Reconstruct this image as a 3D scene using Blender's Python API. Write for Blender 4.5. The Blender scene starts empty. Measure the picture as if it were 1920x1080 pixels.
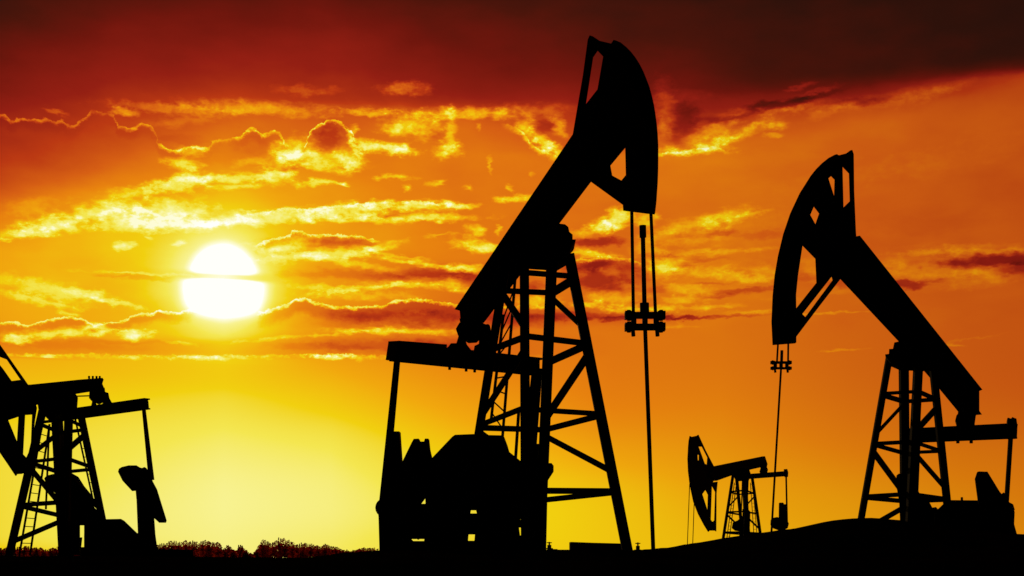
import bpy, bmesh, math, random
from mathutils import Vector, Matrix, noise as mnoise
from mathutils.geometry import tessellate_polygon

random.seed(7)
scene = bpy.context.scene
COL = scene.collection
F = 2637.0          # focal length in photo pixels
HX, HY = 960.0, 1046.0   # vanishing column / eye level in photo pixels

def P(px, py, Y):
    """true position, Y metres out, of what stands in direction (px,py)"""
    return Vector(((px - HX) / F * Y, Y, (HY - py) / F * Y))

# ------------------------------------------------------------------ materials
def steel(name, base, var=0.35, rough=0.75, scale=6.0):
    m = bpy.data.materials.new(name); m.use_nodes = True
    nt = m.node_tree; b = nt.nodes['Principled BSDF']
    tc = nt.nodes.new('ShaderNodeTexCoord')
    n = nt.nodes.new('ShaderNodeTexNoise'); n.inputs['Scale'].default_value = scale; n.inputs['Detail'].default_value = 6
    r = nt.nodes.new('ShaderNodeValToRGB')
    r.color_ramp.elements[0].position = .35; r.color_ramp.elements[1].position = .7
    r.color_ramp.elements[0].color = (*[c * (1 - var) for c in base], 1)
    r.color_ramp.elements[1].color = (*[c * (1 + var) for c in base], 1)
    nt.links.new(tc.outputs['Object'], n.inputs['Vector'])
    nt.links.new(n.outputs['Fac'], r.inputs['Fac'])
    nt.links.new(r.outputs['Color'], b.inputs['Base Color'])
    b.inputs['Roughness'].default_value = rough
    b.inputs['Specular IOR Level'].default_value = 0.01
    bp = nt.nodes.new('ShaderNodeBump'); bp.inputs['Strength'].default_value = .2
    nt.links.new(n.outputs['Fac'], bp.inputs['Height']); nt.links.new(bp.outputs['Normal'], b.inputs['Normal'])
    return m
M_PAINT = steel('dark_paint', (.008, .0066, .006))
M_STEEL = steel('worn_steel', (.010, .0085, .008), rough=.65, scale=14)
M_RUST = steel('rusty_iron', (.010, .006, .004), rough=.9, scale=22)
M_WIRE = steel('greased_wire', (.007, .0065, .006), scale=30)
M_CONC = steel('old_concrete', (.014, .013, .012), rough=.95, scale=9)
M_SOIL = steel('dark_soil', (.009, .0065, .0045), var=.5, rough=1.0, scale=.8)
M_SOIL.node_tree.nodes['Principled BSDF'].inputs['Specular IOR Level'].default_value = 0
M_BARK = steel('bark', (.03, .02, .014), rough=.95)

def leaf_mat():
    m = bpy.data.materials.new('red_haze_leaves'); m.use_nodes = True
    nt = m.node_tree; nt.nodes.clear()
    out = nt.nodes.new('ShaderNodeOutputMaterial')
    d = nt.nodes.new('ShaderNodeBsdfDiffuse'); t = nt.nodes.new('ShaderNodeBsdfTranslucent')
    mx = nt.nodes.new('ShaderNodeMixShader'); mx.inputs[0].default_value = .85
    n = nt.nodes.new('ShaderNodeTexNoise'); n.inputs['Scale'].default_value = .4
    tc = nt.nodes.new('ShaderNodeTexCoord')
    r = nt.nodes.new('ShaderNodeValToRGB')
    r.color_ramp.elements[0].position = .35; r.color_ramp.elements[1].position = .65
    r.color_ramp.elements[0].color = (.62, .035, .010, 1); r.color_ramp.elements[1].color = (.80, .09, .016, 1)  # reddish haze over the far trees, put into the leaf colour
    nt.links.new(tc.outputs['Object'], n.inputs['Vector']); nt.links.new(n.outputs['Fac'], r.inputs['Fac'])
    nt.links.new(r.outputs['Color'], d.inputs['Color']); nt.links.new(r.outputs['Color'], t.inputs['Color'])
    nt.links.new(d.outputs[0], mx.inputs[1]); nt.links.new(t.outputs[0], mx.inputs[2])
    nt.links.new(mx.outputs[0], out.inputs['Surface'])
    return m
M_LEAF = leaf_mat()

# ------------------------------------------------------------------ mesh helpers
def link(name, bm, mat, parent=None, smooth=False):
    bmesh.ops.recalc_face_normals(bm, faces=bm.faces)
    me = bpy.data.meshes.new(name)
    if parent is not None:
        root = parent
        off = Vector((0, 0, 0))
        while root is not None:
            off += root.location; root = root.parent
        for v in bm.verts: v.co -= off
    bm.to_mesh(me); bm.free()
    if smooth:
        for p in me.polygons: p.use_smooth = True
    me.materials.append(mat)
    o = bpy.data.objects.new(name, me); COL.objects.link(o)
    if parent is not None: o.parent = parent
    return o

def tag(o, label=None, cat=None, group=None, kind=None):
    if label: o['label'] = label
    if cat: o['category'] = cat
    if group: o['group'] = group
    if kind: o['kind'] = kind
    return o

def empty(name, loc):
    o = bpy.data.objects.new(name, None); COL.objects.link(o); o.location = loc
    o.empty_display_size = .5
    return o

def bar(bm, a, b, w, d=None, ends=None):
    """box section from a to b; w across the view, d along it; ends=(w0,w1) tapers"""
    a = Vector(a); b = Vector(b); d = d or w
    ax = (b - a); L = ax.length
    if L < 1e-6: return
    ax /= L
    ref = Vector((0, 1, 0))
    if abs(ax.dot(ref)) > .97: ref = Vector((1, 0, 0))
    s = ax.cross(ref).normalized(); t = s.cross(ax).normalized()
    w0, w1 = ends if ends else (w, w)
    vs = []
    for p, ww in ((a, w0), (b, w1)):
        k = ww / w
        for i, j in ((-1, -1), (1, -1), (1, 1), (-1, 1)):
            vs.append(bm.verts.new(p + s * i * ww / 2 + t * j * d * k / 2))
    f = [(0, 1, 2, 3), (7, 6, 5, 4), (0, 4, 5, 1), (1, 5, 6, 2), (2, 6, 7, 3), (3, 7, 4, 0)]
    for q in f: bm.faces.new([vs[i] for i in q])

def ibar(bm, a, b, w, d):
    """I section beam: two flanges and a web"""
    a = Vector(a); b = Vector(b)
    ax = (b - a).normalized()
    s = ax.cross(Vector((0, 1, 0))).normalized()
    if s.length < .1: s = Vector((0, 0, 1))
    tf = w * .12
    for k in (-1, 1):
        o = s * k * (w / 2 - tf / 2)
        bar(bm, a + o, b + o, tf, d)
    bar(bm, a, b, w - 2 * tf - .002, d * .3)

def tube(bm, a, b, r0, r1=None, n=10):
    a = Vector(a); b = Vector(b); r1 = r0 if r1 is None else r1
    ax = (b - a).normalized()
    ref = Vector((0, 0, 1)) if abs(ax.z) < .9 else Vector((1, 0, 0))
    s = ax.cross(ref).normalized(); t = ax.cross(s)
    A = [bm.verts.new(a + (s * math.cos(2 * math.pi * i / n) + t * math.sin(2 * math.pi * i / n)) * r0) for i in range(n)]
    B = [bm.verts.new(b + (s * math.cos(2 * math.pi * i / n) + t * math.sin(2 * math.pi * i / n)) * r1) for i in range(n)]
    for i in range(n):
        j = (i + 1) % n
        bm.faces.new((A[i], A[j], B[j], B[i]))
    bm.faces.new(A[::-1]); bm.faces.new(B)

def inset_x(loop, h, solid=True):
    """pull every edge of the outline inward by h*|nx| so that a plate of finite
    thickness, seen obliquely, keeps the same outline"""
    n = len(loop)
    area = sum(loop[i][0] * loop[(i + 1) % n][1] - loop[(i + 1) % n][0] * loop[i][1] for i in range(n))
    sg = 1 if area > 0 else -1
    if not solid: sg = -sg
    E = []
    for i in range(n):
        (x0, y0), (x1, y1) = loop[i], loop[(i + 1) % n]
        dx, dy = x1 - x0, y1 - y0; L = math.hypot(dx, dy) or 1e-6
        nx, ny = -dy / L * sg, dx / L * sg      # inward
        o = h * abs(nx)
        E.append((x0 + nx * o, y0 + ny * o, dx / L, dy / L))
    out = []
    for i in range(n):
        a = E[i - 1]; b = E[i]
        det = a[2] * b[3] - a[3] * b[2]
        if abs(det) < .12:
            q = (loop[i][0] + (b[0] - loop[i][0] + (a[0] - loop[i - 1][0])) / 2,
                 loop[i][1] + (b[1] - loop[i][1] + (a[1] - loop[i - 1][1])) / 2)
        else:
            t = ((b[0] - a[0]) * b[3] - (b[1] - a[1]) * b[2]) / det
            q = (a[0] + a[2] * t, a[1] + a[3] * t)
        ox, oy = loop[i]
        ddx, ddy = q[0] - ox, q[1] - oy
        m = math.hypot(ddx, ddy); lim = 1.8 * h + .01
        if m > lim: q = (ox + ddx / m * lim, oy + ddy / m * lim)
        out.append(q)
    return out

def prism(bm, loops, fn, tv):
    """loops[0] outline, the rest holes; fn maps pixel -> point in the plate's mid plane"""
    pts = [[fn(*q) for q in lp] for lp in loops]
    tris = tessellate_polygon([[Vector((q[0], q[1], 0)) for q in lp] for lp in loops])
    flat = [p for lp in pts for p in lp]
    fr = [bm.verts.new(p - tv / 2) for p in flat]; bk = [bm.verts.new(p + tv / 2) for p in flat]
    for t in tris:
        try:
            bm.faces.new([fr[i] for i in t]); bm.faces.new([bk[i] for i in t[::-1]])
        except ValueError: pass
    k = 0
    for lp in pts:
        n = len(lp)
        for i in range(n):
            a, b = k + i, k + (i + 1) % n
            try: bm.faces.new((fr[a], fr[b], bk[b], bk[a]))
            except ValueError: pass
        k += n

class Pump:
    def __init__(s, px, py, Y, ang, side, ground_py, label, cat='pumpjack', group='pumpjacks silhouetted against the sunset'):
        """centre of tower top at (px,py,Y); ang = degrees the walking beam's cross axis is
        turned; side=+1 head points right, -1 left. The head always points towards us."""
        s.c = P(px, py, Y); a = math.radians(ang); s.Y = Y
        s.w = Vector((math.cos(a) * 1, math.sin(a) * side, 0))     # cross axis (right end is far for side=1)
        s.b = Vector((math.sin(a) * side, -math.cos(a), 0))        # towards the head
        g = P(px, ground_py, Y)
        s.root = empty('pumpjack', g)
        tag(s.root, label, cat, group)
        s.legs = {}
    def plane(s, px, py, woff=0.0, n=None, o=None):
        """hit of the direction (px,py) with the vertical plane that carries the beam, moved woff along the cross axis"""
        n = s.w if n is None else n
        o = (s.c if o is None else o) + s.w * woff
        d = Vector(((px - HX) / F, 1, (HY - py) / F))
        return d * (o.dot(n) / d.dot(n))
    def wall(s, px, py, tail):
        d = Vector(((px - HX) / F, 1, (HY - py) / F))
        return d * (tail.dot(s.b) / d.dot(s.b))
    def deep(s, t):
        """the level direction in which the machine housings of this pump run back"""
        return Vector((s.c.x, s.c.y, 0)).normalized() * t
    def m(s, px, Y=None): return px * (Y or s.Y) / F          # pixels -> metres
    def plate(s, name, loops, t, mat=M_PAINT, parent=None, woff=0.0, label=None):
        Yl = s.plane(*loops[0][0], woff).y
        h = t / 2 * abs(s.w.x) * F / Yl
        lp = [inset_x(loops[0], h)] + [inset_x(q, h, False) for q in loops[1:]]
        bm = bmesh.new(); prism(bm, lp, lambda x, y: s.plane(x, y, woff), s.w * t)
        o = link(name, bm, mat, parent or s.root)
        if label: o['label'] = label
        return o
    def slab(s, name, loops, Y, t, mat=M_PAINT, parent=None, label=None):
        bm = bmesh.new(); prism(bm, loops, lambda x, y: P(x, y, Y), s.deep(t))
        o = link(name, bm, mat, parent or s.root)
        if label: o['label'] = label
        return o
    def rod(s, name, a, b, wpx, mat=M_PAINT, parent=None, kind='bar', ends=None):
        bm = bmesh.new(); a = Vector(a); b = Vector(b)
        w = s.m(wpx, (a.y + b.y) / 2)
        if kind == 'bar': bar(bm, a, b, w, ends=[s.m(e, (a.y + b.y) / 2) for e in ends] if ends else None)
        elif kind == 'i': ibar(bm, a, b, w, w * .7)
        else: tube(bm, a, b, w / 2)
        return link(name, bm, mat, parent or s.root)
    def leg(s, key, a, Ya, b, Yb, w):
        A = P(*a, Ya); B = P(*b, Yb); s.legs[key] = (A, B)
        bm = bmesh.new(); ww = s.m(w, (Ya + Yb) / 2)
        bar(bm, A, B, ww)
        # base plate with bolts
        d = (B - A).normalized()
        bar(bm, B - d * .02, B + Vector((0, 0, -.05)), ww * 1.7)
        link('tower_leg', bm, M_PAINT, s.root)
    def on(s, key, py):
        A, B = s.legs[key]; lo, hi = -.3, 1.2
        f = lambda t: HY - F * (A + (B - A) * t).z / (A + (B - A) * t).y
        for _ in range(50):
            mid = (lo + hi) / 2
            if f(mid) < py: lo = mid
            else: hi = mid
        return A + (B - A) * lo
    def brace(s, k1, y1, k2, y2, w):
        s.rod('tower_brace', s.on(k1, y1), s.on(k2, y2), w)
    def ladder(s, r0, r1, Y, n, wpx=3.0):
        """r0,r1: ((x,y),(x,y)) rails"""
        bm = bmesh.new()
        a0, a1 = P(*r0[0], Y), P(*r0[1], Y); b0, b1 = P(*r1[0], Y), P(*r1[1], Y)
        w = s.m(wpx, Y)
        bar(bm, a0, a1, w); bar(bm, b0, b1, w)
        for i in range(n):
            t = (i + .5) / n
            tube(bm, a0.lerp(a1, t), b0.lerp(b1, t), w * .28, n=6)
        link('ladder', bm, M_STEEL, s.root)
    def hanger(s, c0, c1, rod, knob, bars, lower, cw, rw, lower_w):
        """bridle cables, carrier bar, polished rod. coordinates in the beam plane near the head"""
        pl = lambda q: s.plane(*q)
        for c in (c0, c1): s.rod('bridle_cable', pl(c[0]), pl(c[1]), cw, M_WIRE, kind='tube')
        bm = bmesh.new()
        for (x0, x1, y0, y1) in bars:
            p0 = pl(((x0 + x1) / 2, (y0 + y1) / 2)); hw = (x1 - x0) / 2 * p0.y / F; h = (y1 - y0) * p0.y / F
            ax = Vector((1, 0, 0))
            bar(bm, p0 - ax * hw, p0 + ax * hw, h * .8, h * 1.2)
            for q in (-1, 1): bar(bm, p0 + ax * hw * q * 1.0, p0 + ax * hw * q * .62, h * 1.05, h * 1.5)
            for q in (-.8, .8): tube(bm, p0 + ax * hw * q - Vector((0, 0, h * .75)), p0 + ax * hw * q + Vector((0, 0, h * .75)), h * .28, n=8)
        yt, yb = bars[0][3], bars[1][2]
        x0, x1 = bars[0][0], bars[0][1]
        for fx in (.22, .5, .78):
            x = x0 + (x1 - x0) * fx
            tube(bm, pl((x, yt - 2)), pl((x, yb + 2)), s.m(rw * .62))
        car = link('carrier_bar', bm, M_STEEL, s.root)
        for c, dx in ((c0, -1), (c1, 1)):
            bm = bmesh.new()
            x = x0 + (x1 - x0) * (.5 + .3 * dx)
            tube(bm, pl((x, bars[1][3] - 2)), pl((x + 1, bars[1][3] + cw * 1.6)), s.m(cw * .55))
            link('cable_end', bm, M_STEEL, car)
        bm = bmesh.new()
        tube(bm, pl(rod[0]), pl(rod[1]), s.m(rw / 2)); 
        if knob:
            tube(bm, pl(rod[0]), pl((rod[0][0] + .5, rod[0][1] + knob[1])), s.m(knob[0] / 2))
            tube(bm, pl((rod[1][0] - .5, rod[1][1] - knob[1] * .8)), pl((rod[1][0], rod[1][1] + 2)), s.m(knob[0] * .68))
        link('rod_clamp', bm, M_STEEL, s.root)
        s.rod('polished_rod', pl(lower[0]), pl(lower[1]), lower_w, M_STEEL, kind='tube')

# ================================================================== MAIN PUMPJACK
pm = Pump(1010, 470, 24.8, 38, 1, 1034,
          'largest black pumpjack in the middle, head raised high to the right above its lattice tower')
head_arc = [(1151.8, 73.4), (1164, 78.7), (1173, 86), (1181.7, 94.5), (1191, 106), (1199.3, 119), (1206, 132), (1211.6, 145.6), (1217.5, 161), (1222, 177),
            (1226, 194), (1229, 212), (1231.6, 231), (1233.4, 251), (1234.5, 272), (1234.6, 293), (1234.3, 318), (1233.4, 342.6), (1231, 378), (1228.5, 399.6)]
hd = pm.plate('horse_head', [
    [(1106.7, 63.9), (1116, 70), (1125.4, 76.2), (1146.5, 81.2)] + head_arc + [(1218.6, 401.7), (1168.3, 395.4), (1167.6, 384.8), (1106.7, 340.8), (1080, 330), (1073.3, 254.6), (1083, 198), (1092.7, 142), (1101.8, 75.2)],
    [(1120, 95.6), (1112.4, 106.9), (1096.5, 200), (1120, 168.4), (1130.7, 106.9)],
    [(1172.9, 275), (1144.7, 310), (1148.2, 328.5), (1165.8, 338), (1173.2, 329)]], .07)
pm.plate('arc_plate', [[(1181.7, 94.5), (1199.3, 119), (1211.6, 145.6), (1222, 177), (1229, 212), (1233.4, 251), (1234.6, 293), (1233.4, 342.6), (1231, 378), (1228.5, 399.6), (1218.6, 401.7), (1170, 396), (1173.5, 340), (1173.5, 270), (1165, 200), (1150, 120), (1150, 98)]], .30, parent=hd)
bmn = pm.plate('walking_beam', [[(1073.3, 254.6), (1146, 230), (1150, 290), (1106.7, 340.8), (1042, 427), (908, 604), (885, 606), (862.5, 600), (861, 584), (851.5, 581.4)]], .26)
# flange strip on top of beam
tail = pm.plane(885, 600)
bm = bmesh.new()
prism(bm, [[(862, 600), (906, 600), (904, 612), (902, 632), (893, 640), (878, 641), (870, 636), (866, 625)]], lambda x, y: P(x, y, tail.y), Vector((0, .35, 0)))
prism(bm, [[(868, 610), (871, 632), (876, 648), (884, 658), (838, 655), (846, 645), (856, 645), (860, 632), (855, 618), (862, 606)]], lambda x, y: P(x, y, tail.y - .1), Vector((0, .2, 0)))
prism(bm, [[(900, 605), (912, 610), (920, 616), (922, 660), (888, 660), (890, 650), (898, 646)]], lambda x, y: P(x, y, tail.y + .1), Vector((0, .2, 0)))
tube(bm, P(914, 613, tail.y - .05), P(914, 613, tail.y + .3), .055)
link('equalizer_bearing', bm, M_STEEL, pm.root)
# equalizer with flanges, end caps and bolt heads
eL = pm.wall(736, 659, tail); eR = pm.wall(1010, 688, tail)
eq = pm.rod('equalizer', eL, eR, 33, kind='i')
bm = bmesh.new()
bar(bm, pm.wall(734, 657, tail), pm.wall(738, 658, tail), .34, .3)
bar(bm, pm.wall(739, 643, tail), pm.wall(830, 650, tail), .045, .28)
link('end_cap', bm, M_STEEL, eq)
def bolt(p, v, r, parent):
    bm = bmesh.new(); tube(bm, p, p + v, r, n=6); link('bolt', bm, M_STEEL, parent)
for x in (843, 874, 890, 1000, 1008):
    bolt(pm.wall(x, 676 + (x - 736) * .105, tail), Vector((0, 0, -.06)), .03, eq)
# saddle bearing
bm = bmesh.new()
prism(bm, [[(955, 470), (1000, 430), (1042, 428), (1058, 430), (1064, 435), (1066, 444), (1072, 449), (1072, 458), (1078, 458), (1076, 462), (1072, 466), (1064, 489), (1045, 500), (988, 496), (950, 500)]], lambda x, y: P(x, y, 24.6), Vector((0, .75, 0)))
link('saddle_bearing', bm, M_PAINT, pm.root)
# tower
pm.leg('1', (951, 480), 24.95, (862, 1036), 25.3, 16)
pm.leg('2', (983, 480), 24.3, (986, 1036), 22.9, 18)
pm.leg('3', (1035, 480), 25.2, (1012, 1036), 26.6, 20)
pm.leg('4', (1067, 478), 24.6, (1177, 1036), 24.4, 19)
for a in (('2', 511, '4', 518, 9), ('1', 545, '3', 549, 9), ('3', 551, '4', 524, 13), ('1', 548, '2', 613, 12), ('3', 556, '4', 614, 9),
          ('1', 655, '2', 632, 10), ('2', 630, '4', 644, 10), ('3', 680, '4', 647, 12), ('3', 786, '4', 664, 14), ('1', 780, '2', 655, 11),
          ('1', 797, '2', 764, 9), ('1', 802, '3', 806, 10), ('2', 767, '4', 776, 9), ('3', 806, '4', 779, 10), ('3', 817, '4', 884, 10),
          ('2', 920, '4', 921, 11), ('3', 938, '4', 923, 10), ('1', 925, '2', 925, 10), ('1', 928, '3', 938, 9)):
    pm.brace(*a)
pm.rod('tower_brace', P(990, 499, 24.3), P(1045, 501, 25.1), 7)
pm.ladder(((944, 590), (921, 785)), ((966, 522), (942, 822)), 25.6, 9, 5.5)
pm.rod('handrail', P(973, 765, 25.8), P(966, 870, 25.8), 6)
# pitmans
pm.rod('pitman_arm', pm.wall(745, 672, tail), P(719, 940, 25.3), 12, ends=(11, 15))
pm.rod('pitman_arm', pm.wall(1007, 692, tail), P(988, 905, 27.2), 22, ends=(20, 26))
# cranks and weights
cw = pm.slab('counterweight', [[(738, 810), (750, 810), (754, 870), (773, 831), (777, 824), (786, 823.5), (788, 829), (796, 829), (798, 823.5), (804, 823.5), (806, 842), (810, 860), (812, 864), (824, 880), (815, 905), (801, 928), (789, 944), (772, 958), (722, 958), (731, 870)]], 25.35, .28, M_STEEL)
bm = bmesh.new()
tube(bm, P(722, 952, 25.05), P(722, 952, 25.55), .175, n=20)
link('crank_pin', bm, M_STEEL, cw)
pm.slab('crank_arm', [[(978, 833), (1026, 833), (1027, 869), (1034, 869), (1038, 874), (1038, 884), (1027, 901), (1024, 1038), (980, 1038)]], 27.2, .25, M_STEEL)
gb = pm.slab('gearbox', [[(806, 868), (812, 864), (851, 823), (856, 819.5), (893, 818), (907, 812), (918, 820), (942, 820.5), (947, 824), (953, 840), (956, 851), (977, 868), (1000, 876), (1000, 954), (802, 954), (801, 928), (806, 905)]], 26.4, 1.0, M_PAINT)
for x in (826, 846, 866, 926, 948):
    bolt(P(x, 948, 25.88), Vector((0, -.05, 0)), .03, gb)
pm.slab('base_frame', [[(711, 969), (709, 950), (722, 940), (770, 940), (789, 945), (1024, 945), (1024, 1038), (713, 1038)],
        [(881, 956.5), (893, 956.5), (894.5, 963), (881, 963)], [(878, 1002), (891, 1002), (890, 1014), (877, 1014)],
        [(768, 1008), (781, 1009), (784, 1012), (788, 1009), (797, 1008.5), (796, 1014.5), (774, 1014.5)],
        [(976, 973), (980, 973), (980, 984), (977, 984)], [(973, 989), (981, 989), (981, 1004), (975, 1004)]], 25.9, .25, M_PAINT)
bm = bmesh.new()
bar(bm, P(790, 1040, 24.0), P(1190, 1040, 24.0), .10, 2.6)
link('skid_base', bm, M_PAINT, pm.root)
bm = bmesh.new()      # motor on the skid behind the frame
tube(bm, P(742, 985, 26.3), P(812, 985, 26.9), .24, n=18)
for i in range(7):
    t = .12 + i * .12
    q = P(742, 985, 26.3).lerp(P(812, 985, 26.9), t); tube(bm, q, q + Vector((.03, .02, 0)), .265, n=18)
link('motor', bm, M_RUST, pm.root)
pm.hanger((((1184.5, 395)), (1187.6, 586)), (((1220.4, 398)), (1229, 586)), ((1205, 423), (1208.7, 586)), (12, 22),
          [(1171.6, 1247, 584.6, 598), (1171.6, 1247, 606.5, 620)], ((1209.7, 619), (1225, 1036)), 6.5, 8, 8)

# ================================================================== RIGHT PUMPJACK
pr = Pump(1707, 680, 36.0, 48, -1, 1000,
          'second largest black pumpjack at the right on the mound, head raised to the left')
arcR = [(1567.5, 288.5), (1554, 295.5), (1542, 305), (1531, 316), (1522, 327), (1503.5, 356), (1494, 374), (1485, 394.5), (1477, 415), (1471, 435), (1465.5, 456), (1461, 476), (1457.5, 495), (1454.6, 512.6), (1452, 533), (1450.6, 553), (1449, 578), (1448.5, 602), (1449, 625), (1450.6, 647)]
hr = pr.plate('horse_head', [
    [(1597, 279.6), (1587, 287), (1571.6, 291)] + arcR + [(1491.3, 644), (1491.7, 633), (1534, 577), (1577, 521.6), (1610, 500), (1604.6, 436), (1601.3, 357.8), (1600.5, 289.3)],
    [(1579, 311), (1592, 325), (1593.6, 377), (1581, 389.6)],
    [(1553, 335), (1558.5, 330), (1565, 336.6), (1565, 375.7)],
    [(1526, 387), (1536, 400), (1528.8, 421.8), (1519, 403.4)],
    [(1504.4, 459.7), (1529, 485), (1531, 530), (1491.3, 580.7), (1490.5, 569.7), (1493.4, 520.8)],
    [(1559.4, 518.4), (1561.4, 525), (1509.7, 595), (1504, 589)]], .06)
pr.plate('arc_plate', [[(1522, 327), (1503.5, 356), (1485, 394.5), (1471, 435), (1461, 476), (1454.6, 512.6), (1450.6, 553), (1448.5, 602), (1450.6, 647), (1491, 644), (1491, 590), (1490.5, 555), (1494, 520), (1503, 460), (1514, 415), (1526, 375), (1548, 330), (1540, 312)]], .34, parent=hr)
br = pr.plate('walking_beam', [[(1604.6, 436), (1840.6, 731.5), (1834.8, 734), (1834.8, 771), (1839.8, 778), (1797, 778), (1797.8, 771), (1761, 726), (1725, 684), (1689, 642), (1577, 521.6), (1560, 480)]], .26)
tr = pr.plane(1815, 775)
bm = bmesh.new()
prism(bm, [[(1796, 768), (1834, 768), (1829, 782), (1827, 797), (1830, 806), (1788, 808), (1794, 799), (1791, 788), (1793, 780), (1798, 774)]], lambda x, y: P(x, y, tr.y), pr.deep(.4))
link('equalizer_bearing', bm, M_STEEL, pr.root)
eR2 = pr.wall(1903, 808, tr); eL2 = pr.wall(1706, 817, tr)
eqr = pr.rod('equalizer', eL2, eR2, 27, kind='i')
bm = bmesh.new()
prism(bm, [[(1888, 790), (1889, 784), (1895, 786), (1897, 783), (1902, 785), (1905, 786), (1907, 800), (1906, 822), (1890, 823)]], lambda x, y: P(x, y, eR2.y), pr.deep(.35))
link('end_cap', bm, M_STEEL, eqr)
for x in (1796, 1821):
    bolt(pr.wall(x, 825, tr), Vector((0, 0, -.09)), .045, eqr)
pr.slab('saddle_bearing', [[(1689, 643), (1677, 646), (1674.5, 657.6), (1667.5, 658), (1667, 667), (1660, 668), (1662, 673), (1670.6, 684), (1687, 691), (1735, 693), (1745, 680), (1735, 650)]], 36.0, .7)
pr.leg('a', (1667, 672), 36.1, (1603, 1040), 36.2, 11)
pr.leg('b', (1694.5, 688), 36.5, (1698, 1040), 38.0, 15)
pr.leg('c', (1721.5, 688), 35.7, (1704, 1040), 34.6, 15)
pr.leg('d', (1750, 695), 36.2, (1786, 1040), 36.6, 12)
for a in (('a', 738, 'c', 734, 6), ('a', 741, 'b', 753, 8), ('c', 733, 'd', 749, 7), ('b', 753, 'd', 749, 7), ('a', 814, 'b', 757, 6),
          ('c', 810, 'd', 764, 10), ('a', 832, 'c', 828, 7), ('a', 834, 'b', 850, 7), ('c', 829, 'd', 846, 6), ('b', 849, 'd', 846, 6),
          ('a', 846, 'b', 928, 9), ('c', 848, 'd', 916, 7), ('a', 931, 'c', 926, 8), ('a', 933, 'b', 940, 8), ('c', 927, 'd', 936, 8), ('b', 940, 'd', 937, 8), ('a', 1000, 'b', 950, 9)):
    pr.brace(*a)
pr.rod('pitman_arm', P(1895, 820, eR2.y), P(1887, 945, eR2.y), 7)
pr.rod('pitman_arm', pr.wall(1712, 825, tr), P(1704, 1000, 37.3), 22)
cwr = pr.slab('counterweight', [[(1828, 897.5), (1832, 885.5), (1835, 884.5), (1851, 885), (1873.6, 922), (1877.5, 926.7), (1881, 923.6), (1884, 926), (1890, 941), (1899, 946), (1902, 956), (1890, 975), (1850, 975), (1840, 960), (1833.6, 939.5)]], 34.3, .3, M_STEEL)
pr.slab('crank_arm', [[(1680, 907), (1681, 892), (1685, 888.6), (1692, 888.5), (1700, 900), (1715, 908), (1726, 928.7), (1742, 941), (1748, 952), (1755, 951), (1759, 956), (1759, 1035), (1690, 1035), (1686, 942)]], 37.4, .3, M_STEEL)
pr.slab('gearbox', [[(1752, 960), (1759, 954.7), (1772.5, 942), (1780, 939), (1833.6, 939.5), (1850, 942), (1895, 955), (1895, 1035), (1752, 1035)]], 35.8, 1.0)
bolt(P(1803.5, 938.5, 35.6), Vector((0, 0, .085)), .03, pr.root)
pr.slab('base_frame', [[(1750, 985), (1886, 962), (1900, 955), (1902, 960), (1901, 983), (1906, 1001), (1912, 1040), (1740, 1040)]], 34.9, .25)
pr.hanger(((1458.7, 645), (1456.7, 680)), ((1478, 643), (1477.6, 680)), ((1466, 657), (1465, 692)), None,
          [(1445, 1484, 677, 682.5), (1445, 1484, 688, 693)], ((1464.5, 690), (1446, 1006)), 3.6, 5, 4)

# ================================================================== LEFT PUMPJACK
pL = Pump(117, 775, 46.0, 35, -1, 1036,
          'black pumpjack cut off by the left edge, beam level and head hanging low')
def nearp(q): return q
hl = pL.plate('horse_head', [
    [(-50, 572), (-75, 577), (-86, 620), (-88, 665), (-83, 710), (-70, 750), (-50, 785), (-25, 818), (0, 850), (15, 872), (30, 894.7), (33, 889), (47, 887.5), (50, 872), (58, 858), (66, 790), (70, 765), (60, 735), (53, 721), (0, 645.5)],
    [(-45, 600), (-4, 668), (12, 674), (38, 712), (22, 714), (5, 690), (-10, 672), (-40, 640)],
    [(16, 788), (34, 782), (32, 829)],
    [(47.7, 778.4), (59.6, 777.6), (57, 840), (49, 857), (43.9, 852)]], .06)
pL.plate('arc_plate', [[(-75, 577), (-86, 620), (-88, 665), (-83, 710), (-70, 750), (-50, 785), (-25, 818), (0, 850), (15, 872), (30, 894.7), (47, 887.5), (36, 850), (16, 805), (-10, 765), (-36, 715), (-46, 660), (-48, 600)]], .34, parent=hl)
bl = pL.plate('walking_beam', [[(53, 721), (144.8, 711.6), (193, 708), (196, 712), (193.5, 720), (198, 731), (170, 735), (142.7, 739.5), (100, 752), (62, 762), (20, 785), (-30, 770), (-30, 725)]], .26)
for x in (167, 174, 181, 187):
    bolt(pL.plane(x, 710), Vector((0, 0, .09)), .035, bl)
tl = pL.plane(186, 745)
pL.slab('equalizer_bearing', [[(168, 728), (196, 728), (197, 736), (203, 738), (205, 748), (210, 757), (200, 762), (170, 764), (173, 752), (167, 745)], [(178, 754), (186, 757.5), (195, 753), (190, 760), (181, 760)]], tl.y, .4, M_STEEL)
pL.rod('tension_rod', P(140, 743, tl.y), P(172, 742, tl.y), 2.2)
eRl = pL.wall(276, 757, tl); eLl = pL.wall(96, 782, tl)
eql = pL.rod('equalizer', eLl, eRl, 20, kind='i')
pL.slab('end_cap', [[(262, 749), (270.4, 747), (276, 748), (278, 754), (279, 767), (265, 769)]], eRl.y, .3, parent=eql)
pL.slab('saddle_bearing', [[(70, 752), (140, 738), (146, 748), (145, 762), (138, 772), (118, 776), (95, 790), (84, 778), (72, 768)]], 46, .8)
pL.leg('a', (84, 752), 46.2, (17, 1042), 46.4, 12)
pL.leg('b', (104, 775), 46.6, (118, 1042), 48.2, 13)
pL.leg('c', (129, 770), 45.6, (122, 1042), 44.2, 13)
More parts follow.
